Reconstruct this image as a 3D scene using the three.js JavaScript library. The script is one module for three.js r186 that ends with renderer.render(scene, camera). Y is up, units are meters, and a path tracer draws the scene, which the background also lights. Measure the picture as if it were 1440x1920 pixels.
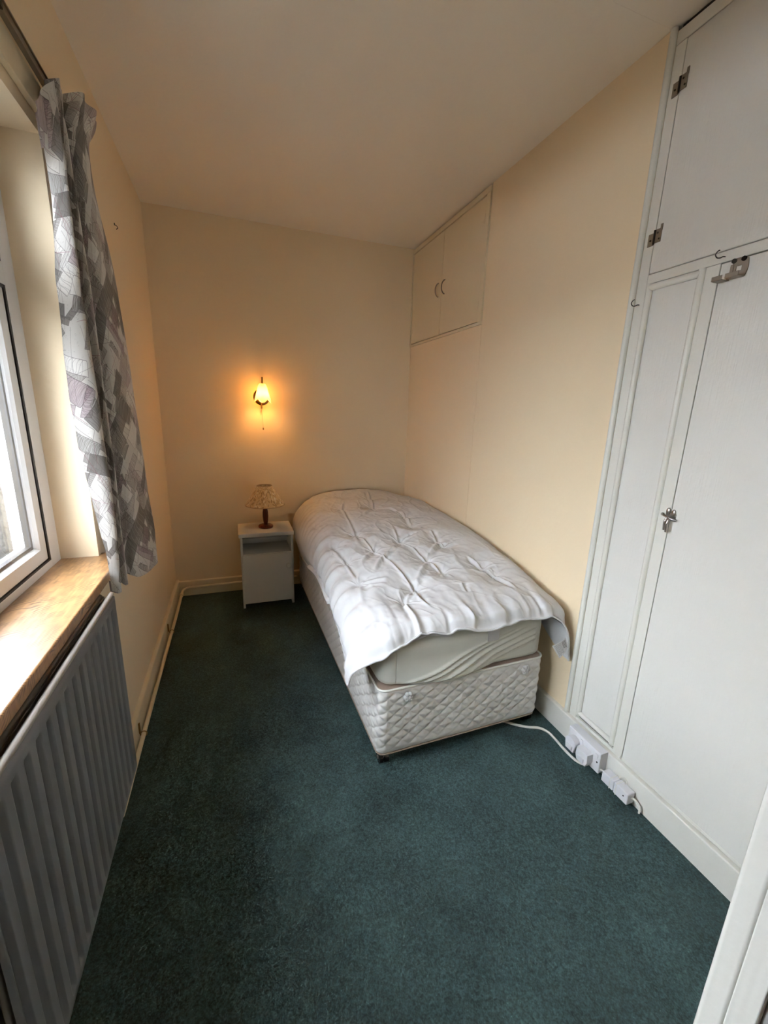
import * as THREE from 'three';
import { RoundedBoxGeometry } from 'three/addons/geometries/RoundedBoxGeometry.js';
import { mergeGeometries } from 'three/addons/utils/BufferGeometryUtils.js';

// ---------------------------------------------------------------- camera, sky, exposure
const scene = new THREE.Scene();
const camera = new THREE.PerspectiveCamera(2 * Math.atan(960 / 776.72) * 180 / Math.PI, 1440 / 1920, 0.02, 60);
camera.position.set(0.4230, 1.3038, 2.9937);
camera.rotation.set(-0.2404, -0.3503, 0.0320, 'YXZ');
scene.add(camera);
const renderer = new THREE.WebGLRenderer({ antialias: true });
renderer.shadowMap.enabled = true;
renderer.toneMapping = THREE.LinearToneMapping;
renderer.toneMappingExposure = 1.62;
{ // a bright overcast sky, a little brighter overhead than near the horizon
  const w = 16, h = 64, d = new Float32Array(w * h * 4);
  for (let j = 0; j < h; j++) {
    const e = Math.sin(Math.max(0, ((j + 0.5) / h - 0.5) * Math.PI)), k = 26 * (1 + 0.9 * e) / 1.9;
    for (let i = 0; i < w; i++) d.set([k * 0.91, k * 0.985, k * 1.08, 1], (j * w + i) * 4);
  }
  const t = new THREE.DataTexture(d, w, h, THREE.RGBAFormat, THREE.FloatType);
  t.mapping = THREE.EquirectangularReflectionMapping; t.magFilter = t.minFilter = THREE.LinearFilter;
  t.colorSpace = THREE.LinearSRGBColorSpace; t.needsUpdate = true;
  scene.background = t;
}
const LAMP_POWER = 0.17;

// ---------------------------------------------------------------- helpers
const W = 1.6825, H = 2.4;
const V = (x, y, z) => new THREE.Vector3(x, y, z);
function rng(seed) { let a = seed >>> 0; return () => { a = (a + 0x6d2b79f5) | 0; let t = Math.imul(a ^ (a >>> 15), 1 | a); t = (t + Math.imul(t ^ (t >>> 7), 61 | t)) ^ t; return ((t ^ (t >>> 14)) >>> 0) / 4294967296; }; }
const clamp = (x, a, b) => Math.min(b, Math.max(a, x));
const smooth = (a, b, x) => { const t = clamp((x - a) / (b - a), 0, 1); return t * t * (3 - 2 * t); };
const lerp = (a, b, t) => a + (b - a) * t;
function hash2(i, j, s) { let h = Math.imul(i, 374761393) ^ Math.imul(j, 668265263) ^ Math.imul(s, 2147483629); h = Math.imul(h ^ (h >>> 13), 1274126177); return ((h ^ (h >>> 16)) >>> 0) / 4294967296; }
function vnoise(x, y, s = 1, px = 0, py = 0) { // value noise, periodic when px / py are given
  const i = Math.floor(x), j = Math.floor(y), fx = x - i, fy = y - j, u = fx * fx * (3 - 2 * fx), v = fy * fy * (3 - 2 * fy);
  const m = (a, p) => p ? ((a % p) + p) % p : a;
  const a = hash2(m(i, px), m(j, py), s), b = hash2(m(i + 1, px), m(j, py), s), c = hash2(m(i, px), m(j + 1, py), s), d = hash2(m(i + 1, px), m(j + 1, py), s);
  return lerp(lerp(a, b, u), lerp(c, d, u), v);
}
const used = new Map();
function numbered(n) { const k = used.get(n) ?? 0; used.set(n, k + 1); return k ? `${n}_${String(k).padStart(3, '0')}` : n; }
function prep(m) { m.castShadow = m.receiveShadow = true; return m; }
function part(name, geo, material, parent) { const m = prep(new THREE.Mesh(geo, material)); m.name = name; parent.add(m); return m; }
function tag(o, label, category, group) { o.userData.label = label; o.userData.category = category; if (group) o.userData.group = group; return o; }
function thing(name, label, category, pos = [0, 0, 0], group) { const g = new THREE.Group(); g.name = numbered(name); g.position.set(...pos); scene.add(g); return tag(g, label, category, group); }
function struct(name, geo, material) { const m = part(numbered(name), geo, material, scene); m.userData.kind = 'structure'; return m; }
function boxUV(g) { // uv in metres from the dominant axis of each normal
  const p = g.attributes.position, n = g.attributes.normal, uv = new Float32Array(p.count * 2);
  for (let i = 0; i < p.count; i++) {
    const ax = Math.abs(n.getX(i)), ay = Math.abs(n.getY(i)), az = Math.abs(n.getZ(i));
    if (ax >= ay && ax >= az) uv.set([p.getZ(i), p.getY(i)], i * 2); else if (ay >= az) uv.set([p.getX(i), p.getZ(i)], i * 2); else uv.set([p.getX(i), p.getY(i)], i * 2);
  }
  g.setAttribute('uv', new THREE.BufferAttribute(uv, 2)); return g;
}
function slab(x0, x1, y0, y1, z0, z1, r = 0) { // box between two corners, edges rounded by r
  const w = x1 - x0, h = y1 - y0, d = z1 - z0;
  const g = r ? new RoundedBoxGeometry(w, h, d, 2, Math.min(r, w / 2.01, h / 2.01, d / 2.01)) : new THREE.BoxGeometry(w, h, d).toNonIndexed();
  const q = g.index ? g.toNonIndexed() : g; q.translate((x0 + x1) / 2, (y0 + y1) / 2, (z0 + z1) / 2); return boxUV(q);
}
const merge = (...g) => mergeGeometries(g.map((a) => { const b = a.index ? a.toNonIndexed() : a; for (const k of Object.keys(b.attributes)) if (!['position', 'normal', 'uv'].includes(k)) b.deleteAttribute(k); return b; }));
function tube(points, r, seg = 40, sides = 10, closed = false) { return new THREE.TubeGeometry(new THREE.CatmullRomCurve3(points, closed, 'catmullrom', 0.5), seg, r, sides, closed); }
function cyl(r0, r1, h, x, y, z, seg = 32) { return new THREE.CylinderGeometry(r1, r0, h, seg).translate(x, y, z); }
function lathe(pts, seg = 48) { return new THREE.LatheGeometry(pts.map((p) => new THREE.Vector2(p[0], p[1])), seg); }
function grid(nu, nv, f, uvf) { // surface through f(u, v) -> [x, y, z]
  const pos = new Float32Array((nu + 1) * (nv + 1) * 3), uv = new Float32Array((nu + 1) * (nv + 1) * 2), idx = [];
  for (let j = 0; j <= nv; j++) for (let i = 0; i <= nu; i++) {
    const k = j * (nu + 1) + i; pos.set(f(i / nu, j / nv), k * 3); uv.set(uvf ? uvf(i / nu, j / nv) : [i / nu, j / nv], k * 2);
    if (i < nu && j < nv) idx.push(k, k + 1, k + nu + 2, k, k + nu + 2, k + nu + 1);
  }
  const g = new THREE.BufferGeometry(); g.setAttribute('position', new THREE.BufferAttribute(pos, 3)); g.setAttribute('uv', new THREE.BufferAttribute(uv, 2)); g.setIndex(idx); g.computeVertexNormals(); return g;
}
function flip(g) { const a = g.index.array; for (let i = 0; i < a.length; i += 3) { const t = a[i]; a[i] = a[i + 1]; a[i + 1] = t; } g.computeVertexNormals(); return g; }

// ---------------------------------------------------------------- textures and materials
function dataTex(n, f, srgb, rep) {
  const d = new Uint8Array(n * n * 4);
  for (let j = 0; j < n; j++) for (let i = 0; i < n; i++) { const c = f(i, j, n); d.set(typeof c === 'number' ? [c, c, c, 255] : [c[0], c[1], c[2], 255], (j * n + i) * 4); }
  const t = new THREE.DataTexture(d, n, n, THREE.RGBAFormat); t.wrapS = t.wrapT = THREE.RepeatWrapping; t.magFilter = THREE.LinearFilter; t.minFilter = THREE.LinearMipmapLinearFilter; t.generateMipmaps = true;
  if (srgb) t.colorSpace = THREE.SRGBColorSpace; t.repeat.set(rep, rep); t.needsUpdate = true; return t;
}
function fbm(x, y, o, s, p) { let a = 0.5, r = 0, f = 1; for (let k = 0; k < o; k++) { r += a * vnoise(x * f, y * f, s + k, p * f, p * f); a *= 0.5; f *= 2; } return r / (1 - Math.pow(0.5, o)); }
const plasterBump = dataTex(512, (i, j, n) => 255 * fbm(i / n * 24, j / n * 24, 4, 11, 24), false, 1 / 0.45);
const brushBump = dataTex(512, (i, j, n) => 255 * (0.55 * fbm(i / n * 60, j / n * 60, 3, 31, 60) + 0.45 * vnoise(i / n * 128, j / n * 8, 35, 128, 8)), false, 1 / 0.35);
const std = (color, roughness, o = {}) => new THREE.MeshStandardMaterial({ color, roughness, ...o });
const phy = (color, roughness, o = {}) => new THREE.MeshPhysicalMaterial({ color, roughness, ...o });
const lin = (r, g, b) => new THREE.Color().setRGB(r, g, b);
const M = {};
M.wall = std(lin(0.88, 0.733, 0.515), 0.85, { bumpMap: plasterBump, bumpScale: 0.0006 });
M.ceiling = std(lin(0.91, 0.86, 0.76), 0.9, { bumpMap: plasterBump, bumpScale: 0.0006 });
M.gloss = phy(lin(0.76, 0.75, 0.69), 0.32, { bumpMap: brushBump, bumpScale: 0.0003 });
M.doorWhite = phy(lin(0.76, 0.75, 0.705), 0.38, { bumpMap: brushBump, bumpScale: 0.0005 });
M.creamGloss = phy(lin(0.80, 0.70, 0.50), 0.4, { bumpMap: brushBump, bumpScale: 0.0003 });
M.upvc = phy(lin(0.76, 0.75, 0.73), 0.28);
M.black = std(lin(0.012, 0.012, 0.014), 0.5);
M.glass = phy(0xffffff, 0.02, { transmission: 1, thickness: 0, ior: 1.5 });
M.plastic = phy(lin(0.74, 0.74, 0.77), 0.3);
M.cable = std(lin(0.78, 0.76, 0.70), 0.45);
M.chrome = std(lin(0.42, 0.40, 0.38), 0.28, { metalness: 1 });
M.steel = std(lin(0.30, 0.27, 0.23), 0.42, { metalness: 1 });
M.darkMetal = std(lin(0.05, 0.045, 0.04), 0.4, { metalness: 0.8 });
M.brass = std(lin(0.35, 0.22, 0.08), 0.35, { metalness: 1 });
M.radiator = phy(lin(0.215, 0.22, 0.23), 0.40);
M.radiatorTop = phy(lin(0.40, 0.37, 0.33), 0.4);
M.rubber = std(lin(0.01, 0.01, 0.01), 0.7);
M.laminate = phy(lin(0.76, 0.75, 0.71), 0.35);
M.roughcast = std(lin(0.40, 0.38, 0.33), 0.95, { bumpMap: dataTex(512, (i, j, n) => 255 * Math.pow(fbm(i / n * 50, j / n * 50, 3, 71, 50), 1.3), false, 1 / 0.7), bumpScale: 0.012,
  map: dataTex(512, (i, j, n) => { const a = fbm(i / n * 60, j / n * 60, 3, 75, 60), b = fbm(i / n * 5, j / n * 5, 3, 79, 5), v = 130 + 130 * (a - 0.3) + 60 * (b - 0.5); return [clamp(v, 60, 255), clamp(v * 0.98, 60, 255), clamp(v * 0.90, 50, 240)]; }, true, 1 / 0.7) });
M.roughcast.color.setRGB(0.06, 0.06, 0.058);
{ // deep teal cut-pile carpet, speckled
  const n = 1024, P = n;
  const map = dataTex(n, (i, j) => {
    const fine = vnoise(i / 2.2, j / 2.2, 5, Math.round(P / 2.2), Math.round(P / 2.2)), mid = vnoise(i / 5.12, j / 5.12, 6, 200, 200), big = fbm(i / n * 8, j / n * 8, 3, 7, 8);
    const k = 0.66 + 0.36 * fine + 0.26 * (mid - 0.5) + 0.30 * (big - 0.5), fl = hash2(i, j, 9) > 0.997 ? 1.6 : 1;
    return [clamp(68 * k * fl, 0, 255), clamp(92 * k * fl, 0, 255), clamp(92 * k * fl, 0, 255)];
  }, true, 1 / 1.1);
  const bump = dataTex(512, (i, j, m) => 255 * (0.7 * vnoise(i / 2, j / 2, 15, 256, 256) + 0.3 * vnoise(i / 8, j / 8, 16, 64, 64)), false, 1 / 0.55);
  M.carpet = std(0xffffff, 1, { map, bumpMap: bump, bumpScale: 0.002 });
}
{ // varnished hardwood sill: dark ripple figure across the grain
  const map = dataTex(1024, (i, j, n) => {
    const u = i / n * 6, v = j / n * 6, wob = fbm(u * 1, v * 1, 3, 21, 6), g = vnoise(u * 20, v * 3, 24, 120, 18);
    const stripe = 0.5 + 0.5 * Math.sin((v * 12 + u * 5 + wob * 9) * Math.PI * 2), k = 0.74 + 0.16 * g - 0.30 * smooth(0.45, 1.0, stripe) * smooth(0.25, 0.75, fbm(u * 4, v * 4, 2, 27, 24));
    return [clamp(200 * k, 0, 255), clamp(150 * k, 0, 255), clamp(98 * k, 0, 255)];
  }, true, 1 / 0.55);
  M.sill = phy(0xffffff, 0.38, { map, clearcoat: 0.6, clearcoatRoughness: 0.25 });
}
{ // fabrics
  const weave = dataTex(256, (i, j) => 128 + 60 * Math.sin(i * Math.PI / 2) * Math.cos(j * Math.PI / 2) + 40 * (hash2(i, j, 3) - 0.5), false, 1 / 0.06);
  M.duvet = std(lin(0.65, 0.65, 0.655), 0.85, { bumpMap: weave, bumpScale: 0.0001 });
  M.sheet = std(lin(0.57, 0.57, 0.51), 0.9, { bumpMap: weave, bumpScale: 0.0001 });
  M.divan = phy(lin(0.68, 0.66, 0.63), 0.6, { sheen: 0.3, sheenRoughness: 0.5 });
  M.piping = std(lin(0.80, 0.79, 0.72), 0.6);
}
function canvasTex(w, h, draw, repX, repY, srgb = true) {
  const c = document.createElement('canvas'); c.width = w; c.height = h; draw(c.getContext('2d'), w, h);
  const t = new THREE.CanvasTexture(c); t.wrapS = t.wrapT = THREE.RepeatWrapping; if (srgb) t.colorSpace = THREE.SRGBColorSpace; t.repeat.set(repX, repY); t.anisotropy = 8; return t;
}
M.curtain = phy(0xffffff, 0.85, { side: THREE.DoubleSide, map: canvasTex(1024, 1024, (g, w, h) => {
  const r = rng(41); g.fillStyle = '#cfccc7'; g.fillRect(0, 0, w, h);
  const wrap = (f) => { for (const dx of [-w, 0, w]) for (const dy of [-h, 0, h]) { g.save(); g.translate(dx, dy); f(); g.restore(); } };
  for (let k = 0; k < 170; k++) { // overlapping sketched blocks, turned every way
    const x = r() * w, y = r() * h, a = (r() < 0.5 ? 0.9 : -0.65) + (r() - 0.5) * 0.7, L = 60 + r() * 190, B = 20 + r() * 75, tone = r(), lines = 8 + Math.floor(r() * 22), skew = (r() - 0.5) * 60, seed = Math.floor(r() * 1e6), hatch = r();
    wrap(() => {
      const q = rng(seed); g.translate(x, y); g.rotate(a);
      g.beginPath(); g.moveTo(-L / 2, -B / 2); g.lineTo(L / 2 + skew, -B / 2); g.lineTo(L / 2, B / 2); g.lineTo(-L / 2 + skew * 0.5, B / 2); g.closePath();
      g.fillStyle = tone < 0.36 ? `rgba(112,107,102,${0.55 + 0.3 * q()})` : tone < 0.65 ? `rgba(160,155,150,0.65)` : tone < 0.9 ? 'rgba(222,219,215,0.85)' : 'rgba(150,128,134,0.5)'; g.fill();
      g.lineWidth = 1.6; g.strokeStyle = 'rgba(84,76,76,0.7)'; g.stroke();
      g.save(); g.clip(); g.lineWidth = 1.2; g.strokeStyle = hatch < 0.5 ? 'rgba(70,64,64,0.45)' : 'rgba(240,238,236,0.55)';
      for (let i = 0; i < lines; i++) { const t = -L / 2 + L * i / lines; g.beginPath(); g.moveTo(t, -B / 2); g.bezierCurveTo(t + 20 * q(), -B / 6, t - 20 * q(), B / 6, t + 30 * (q() - 0.3), B / 2); g.stroke(); }
      g.restore();
    });
  }
  for (let k = 0; k < 110; k++) { // long pencil and plum lines
    const x = r() * w, y = r() * h, a = r() * 6.28, L = 80 + r() * 260, plum = r() < 0.3, b = (r() - 0.5) * 90;
    wrap(() => { g.translate(x, y); g.rotate(a); g.beginPath(); g.moveTo(0, 0); g.quadraticCurveTo(L / 2, b, L, 0); g.lineWidth = 1.4; g.strokeStyle = plum ? 'rgba(122,62,74,0.6)' : 'rgba(90,82,82,0.55)'; g.stroke(); });
  }
  for (let k = 0; k < 2600; k++) { g.fillStyle = `rgba(80,74,74,${0.10 + 0.15 * r()})`; g.fillRect(r() * w, r() * h, 1 + r() * 5, 1 + r() * 2); }
}, 1 / 0.7, 1 / 0.7) });
M.lampShade = phy(0xffffff, 0.9, { side: THREE.DoubleSide, transmission: 0.25, thickness: 0, map: canvasTex(1024, 256, (g, w, h) => {
  const r = rng(77); g.fillStyle = '#e6cc9c'; g.fillRect(0, 0, w, h);
  for (let k = 0; k < 1700; k++) { const x = r() * w, y = r() * h; g.fillStyle = r() < 0.6 ? `rgba(160,124,80,${0.25 + 0.35 * r()})` : 'rgba(255,250,236,0.6)'; g.beginPath(); g.ellipse(x, y, 5 + r() * 9, 1.5 + r() * 3, (r() - 0.5) * 1.2, 0, 6.29); g.fill(); }
}, 1, 1) });
{ const t = dataTex(256, (i, j, n) => { const k = 0.75 + 0.5 * (vnoise(i / 6, j / 50, 51, 0, 0) - 0.5); return [clamp(128 * k, 0, 255), clamp(44 * k, 0, 255), clamp(26 * k, 0, 255)]; }, true, 1);
  M.redWood = phy(0xffffff, 0.35, { map: t, clearcoat: 0.4 }); }

// ---------------------------------------------------------------- room shell
const Z_DOOR = 2.887, WZ0 = 1.515, WZ1 = 2.66, WY0 = 0.80, WY1 = 1.958;
struct('floor', slab(-0.3, W + 0.15, -0.12, 0, -0.13, 4.3), M.carpet);
struct('ceiling', merge(slab(-0.3, W + 0.15, H, H + 0.12, -0.13, 1.852), slab(-0.3, W + 0.15, H + 0.0003, H + 0.12, 1.852, 4.3)), M.ceiling);
struct('wall_back', slab(-0.27, W + 0.15, 0, H, -0.13, 0), M.wall);
struct('wall_left', merge(slab(-0.25, 0, 0, H, 0, WZ0), slab(-0.25, 0, 0, H, WZ1, Z_DOOR + 0.15), slab(-0.25, 0, 0, WY0 - 0.005, WZ0, WZ1), slab(-0.25, 0, WY1, H, WZ0, WZ1)), M.wall);
{ const wr = struct('wall_right', slab(W, W + 0.13, 0, H, 0.952, 1.857), M.wall);
  part('wall_panel', slab(W + 0.0005, W + 0.13, 0, 1.762, 0, 0.949), M.wall, wr);
  part('wall_backing', slab(W + 0.055, W + 0.13, 0, H, 0, 3.1), M.wall, wr); }
struct('wall_front', merge(slab(0.80, W + 0.13, 0, H, Z_DOOR, Z_DOOR + 0.12), slab(-0.25, 0.03, 0, H, Z_DOOR + 0.001, Z_DOOR + 0.12), slab(0.03, 0.80, 2.02, H, Z_DOOR, Z_DOOR + 0.12)), M.wall);
struct('wall_hall', merge(slab(-0.3, W + 0.15, 0, H, 4.17, 4.3), slab(-0.3, -0.2, 0, H, 3.0, 4.2), slab(W + 0.02, W + 0.15, 0, H, 3.0, 4.2)), M.wall);
{ // painted door lining right beside the camera
  const d = struct('door_1', merge(slab(0.704, 0.83, 0, 2.02, Z_DOOR - 0.002, 2.9005, 0.0035), slab(0.7046, 0.83, 0, 2.02, 2.899, 2.913, 0.0012)), M.gloss);
  part('door_stop', slab(0.7075, 0.80, 0, 2.02, 2.9125, 3.05, 0.002), std(lin(0.45, 0.44, 0.42), 0.6), d); }

function skirtProfile(t, h, r) { // bullnosed skirting seen end on: thickness t, height h
  const s = new THREE.Shape(); s.moveTo(0, 0); s.lineTo(t, 0); s.lineTo(t, h - r); s.quadraticCurveTo(t, h, t - r, h); s.lineTo(0, h); s.closePath(); return s;
}
function extrude(shape, depth) { return new THREE.ExtrudeGeometry(shape, { depth, bevelEnabled: false, curveSegments: 6 }); }
struct('baseboard_left', extrude(skirtProfile(0.018, 0.118, 0.008), Z_DOOR), M.creamGloss);
struct('baseboard_back', extrude(skirtProfile(0.018, 0.106, 0.008), W - 0.018).rotateY(Math.PI / 2).scale(1, 1, -1).translate(0, 0, 0), M.creamGloss);
struct('baseboard_right', extrude(skirtProfile(0.018, 0.104, 0.005), Z_DOOR).scale(-1, 1, 1).translate(W, 0, 0), M.gloss);
for (const n of ['baseboard_right', 'baseboard_back']) { const g = scene.getObjectByName(n).geometry; const p = g.attributes.position; for (let i = 0; i < p.count; i += 3) for (const a of Object.values(g.attributes)) { const s = a.itemSize, A = a.array; for (let k = 0; k < s; k++) { const t = A[(i + 1) * s + k]; A[(i + 1) * s + k] = A[(i + 2) * s + k]; A[(i + 2) * s + k] = t; } } g.computeVertexNormals(); }

// ---------------------------------------------------------------- window
function sillGeo(zs, ze) { const s = new THREE.Shape(); // plan: x across, z along
  s.moveTo(-0.105, zs + 0.001); s.lineTo(0.001, zs + 0.001); s.lineTo(0.001, zs - 0.03); s.lineTo(0.058, zs - 0.03); s.lineTo(0.058, ze + 0.03); s.lineTo(0.001, ze + 0.03); s.lineTo(0.001, ze - 0.001); s.lineTo(-0.105, ze - 0.001); s.closePath();
  const g = new THREE.ExtrudeGeometry(s, { depth: 0.021, bevelEnabled: true, bevelSize: 0.004, bevelThickness: 0.004, bevelSegments: 3 }).rotateX(Math.PI / 2).translate(0, 0.821, 0); g.computeVertexNormals(); return boxUV(g); }
{ const x0 = -0.165, x1 = -0.10, zs = WZ0, ze = WZ1, yb = 0.815, yt = WY1, f = 0.066, tb = 1.580, tt = 1.638, mz = 2.12;
  const win = struct('window_1', merge(
    slab(x0, x1, yb, yt, zs, zs + f, 0.004), slab(x0, x1, yb, yt, ze - f, ze, 0.004), slab(x0 + 0.001, x1 - 0.0004, yb, yb + 0.032, zs + f - 0.005, ze - f + 0.005, 0.004),
    slab(x0 + 0.001, x1 - 0.0004, yt - 0.045, yt, zs + f - 0.005, ze - f + 0.005, 0.004), slab(x0 + 0.001, x1 - 0.0004, tb + 0.001, tt - 0.001, zs + f - 0.005, ze - f + 0.005, 0.004), slab(x0 + 0.002, x1 - 0.0008, yb + 0.028, yt - 0.041, mz, mz + 0.06, 0.004)), M.upvc);
  const sashes = [[yb + 0.036, tb - 0.004, zs + f + 0.008, mz - 0.004], [yb + 0.034, tb - 0.003, mz + 0.064, ze - f - 0.004], [tt + 0.003, yt - 0.049, zs + f + 0.008, mz - 0.004], [tt + 0.003, yt - 0.049, mz + 0.064, ze - f - 0.004]];
  for (const [a, b, c, d] of sashes) {
    const s = 0.046, e = x1 - 0.004; // sash with sloped bead towards the glass
    const ring = (x, i, j) => [[x, a + i, c + i], [x, b - i, c + i], [x, b - i, d - i], [x, a + i, d - i]];
    const rings = [ring(x0, 0), ring(e - 0.004, 0), ring(e, 0.004), ring(e, s - 0.006), ring(e - 0.0075, s), ring(x0 + 0.012, s + 0.006), ring(x0, s - 0.006), ring(x0, 0)];
    const pos = []; for (let k = 0; k + 1 < rings.length; k++) for (let m = 0; m < 4; m++) { const p = rings[k][m], q = rings[k][(m + 1) % 4], r = rings[k + 1][(m + 1) % 4], t = rings[k + 1][m]; pos.push(...p, ...r, ...q, ...p, ...t, ...r); }
    const g = new THREE.BufferGeometry(); g.setAttribute('position', new THREE.Float32BufferAttribute(pos, 3)); g.computeVertexNormals(); boxUV(g);
    const sash = part('sash', g, M.upvc, win);
    const k = s - 0.002, gl = e - 0.0085;
    part('glass_pane', slab(gl - 0.004, gl, a + k, b - k, c + k, d - k), M.glass, sash);
    part('glass_pane', slab(gl - 0.024, gl - 0.020, a + k, b - k, c + k, d - k), M.glass, sash);
    const w = 0.013; part('spacer_bar', merge(...[[a + k, a + k + w, c + k, d - k], [b - k - w, b - k, c + k, d - k], [a + k, b - k, c + k, c + k + w], [a + k, b - k, d - k - w, d - k]].map(([p, q, r, t]) => slab(gl - 0.019, gl - 0.005, p, q, r, t))), M.black, sash);
  }
  part('gasket', merge(slab(x0 + 0.01, x1 - 0.0015, yb + 0.030, tb + 0.002, zs + f - 0.002, zs + f + 0.009), slab(x0 + 0.01, x1 - 0.0015, tt - 0.002, yt - 0.044, zs + f - 0.002, zs + f + 0.009), slab(x0 + 0.01, x1 - 0.0015, yb + 0.030, yb + 0.036, zs + f, mz), slab(x0 + 0.01, x1 - 0.0015, tb - 0.006, tb + 0.002, zs + f, mz), slab(x0 + 0.01, x1 - 0.0015, tt - 0.001, tt + 0.005, zs + f, mz)), M.black, win);
  const st = struct('trim_1', sillGeo(zs, ze), M.sill); st.userData.label = 'varnished wooden window sill';
}
{ const r = scene.getObjectByName('wall_left'); part('outer_reveal', merge(slab(-0.262, -0.1665, WY0, WY1, WZ0 - 0.004, WZ0 + 0.004), slab(-0.262, -0.1665, WY0, WY1, WZ1 - 0.004, WZ1 + 0.004), slab(-0.262, -0.1665, WY1 - 0.004, WY1 + 0.004, WZ0, WZ1), slab(-0.285, -0.1665, WY0 - 0.02, WY0 + 0.018, WZ0 - 0.02, WZ1 + 0.02)), M.roughcast, r); }
// outside: a roughcast garden wall and the ground in front of it, seen through the panes
struct('outside_ground', slab(-9, -0.26, -0.5, -0.42, -8, 8), std(lin(0.08, 0.078, 0.07), 0.95));
{ const g = thing('garden_wall', 'pale grey pebbled garden wall outside beyond the window panes', 'wall', [-1.65, -0.42, -1]);
  part('roughcast_face', slab(-0.15, 0, 0, 1.62, -5, 5), M.roughcast, g); part('coping', slab(-0.19, 0.04, 1.62, 1.68, -5, 5, 0.01), M.roughcast, g); }

// ---------------------------------------------------------------- built-in wardrobe on the right
{ const w = thing('fitted_wardrobe', 'white painted fitted wardrobe with tall panel and doors filling the right wall near the camera', 'wardrobe', [W, 0, 1.857]);
  const L = (z) => z - 1.857, zEnd = Z_DOOR - 1.857 - 0.003; // local z
  const S = (x0, x1, y0, y1, z0, z1, r) => slab(x0, x1, y0, y1, L(z0), typeof z1 === 'string' ? zEnd : L(z1), r);
  part('stile', S(0.0, 0.05, 0.09, 2.348, 1.872, 1.906, 0.002), M.gloss, w);
  part('stile', S(0.0, 0.05, 0.09, 1.716, 2.087, 2.1245, 0.002), M.gloss, w);
  part('rail', S(0.0, 0.05, 2.349, H - 0.016, 1.872, 'e', 0.002), M.gloss, w);
  part('rail', S(0.0, 0.05, 1.7165, 1.744, 1.906, 'e', 0.002), M.gloss, w);
  part('rail', S(0.002, 0.05, 0.086, 0.114, 1.906, 'e', 0.002), M.gloss, w);
  part('carcass', S(0.012, 0.052, 0.09, H, 1.875, 'e'), M.black, w);
  { const half = (r) => { const s = new THREE.Shape(); s.moveTo(-r, 0); s.absarc(0, 0, r, Math.PI, 0, true); s.lineTo(-r, 0); return s; };
    // upright architrave bead between cream wall and stile
    const g = extrude(half(0.011), H - 0.110).rotateX(-Math.PI / 2).rotateY(Math.PI / 2); // profile bulges to -x
    g.translate(0, 0.1055, L(1.861)); part('architrave', g, M.gloss, w);
    const r = 0.0105, yb = 0.128, yt = 1.716, za = 1.906, zb = 2.087;
    const p = part('panel', S(0.006, 0.05, yb, yt, za, zb), M.doorWhite, w);
    const bead = (len) => extrude(half(r), len);
    part('moulding', bead(yt - yb).rotateX(-Math.PI / 2).rotateY(Math.PI / 2).translate(0.004, yb, L(za + r)), M.gloss, p);
    part('moulding', bead(yt - yb).rotateX(-Math.PI / 2).rotateY(Math.PI / 2).translate(0.004, yb, L(zb - r)), M.gloss, p);
    part('moulding', bead(zb - za - 2 * r).rotateZ(Math.PI / 2).translate(0.004, yt - r, L(za + r)), M.gloss, p);
    part('moulding', bead(zb - za - 2 * r).rotateZ(Math.PI / 2).translate(0.004, yb + r, L(za + r)), M.gloss, p); }
  const upper = part('door', S(-0.001, 0.03, 1.7455, 2.346, 1.908, 'e', 0.003), M.doorWhite, w); upper.userData.label = 'upper cupboard door';
  const lower = part('door', S(-0.002, 0.03, 0.116, 1.7135, 2.1275, 'e', 0.003), M.doorWhite, w); lower.userData.label = 'tall wardrobe door';
  for (const y of [2.238, 1.850]) { // cranked surface hinges
    const h = part('hinge', merge(slab(-0.0035, -0.001, y - 0.019, y + 0.019, L(1.909), L(1.930), 0.001), slab(-0.0025, 0, y - 0.024, y + 0.012, L(1.886), L(1.907), 0.001), slab(-0.0035, -0.001, y + 0.012, y + 0.03, L(1.924), L(1.931), 0.001)), M.steel, upper);
    part('hinge_pin', cyl(0.0032, 0.0032, 0.04, -0.004, y - 0.002, L(1.908), 12), M.darkMetal, upper);
    for (const [a, b] of [[y + 0.008, 1.918], [y - 0.010, 1.925], [y - 0.008, 1.896]]) part('screw', cyl(0.0026, 0.0026, 0.002, 0, 0, 0, 10).rotateZ(Math.PI / 2).translate(-0.004, a, L(b)), M.darkMetal, h); }
  { // drop-handle catch astride the gap of the tall door
    const y = 1.012, z = L(2.127), c = part('latch', merge(
      new THREE.SphereGeometry(0.0085, 16, 12).scale(0.5, 1.35, 0.8).translate(-0.004, y + 0.016, z - 0.007), new THREE.SphereGeometry(0.0085, 16, 12).scale(0.5, 1.35, 0.8).translate(-0.004, y + 0.014, z + 0.010),
      tube([V(-0.006, y + 0.003, z - 0.022), V(-0.012, y + 0.001, z - 0.006), V(-0.014, y - 0.003, z + 0.010), V(-0.008, y - 0.006, z + 0.026)], 0.0035, 16, 10),
      new THREE.SphereGeometry(0.0052, 12, 10).translate(-0.006, y + 0.004, z - 0.022),
      tube([V(-0.012, y + 0.002, z - 0.002), V(-0.017, y - 0.018, z - 0.004), V(-0.012, y - 0.042, z - 0.006)], 0.0034, 16, 10), tube([V(-0.012, y, z + 0.006), V(-0.019, y - 0.02, z + 0.006), V(-0.015, y - 0.046, z + 0.005)], 0.0046, 16, 10),
      slab(-0.004, 0.0, y - 0.012, y + 0.012, z - 0.014, z + 0.018, 0.0015)), M.chrome, lower); c.userData.label = 'chrome drop catch'; }
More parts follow.
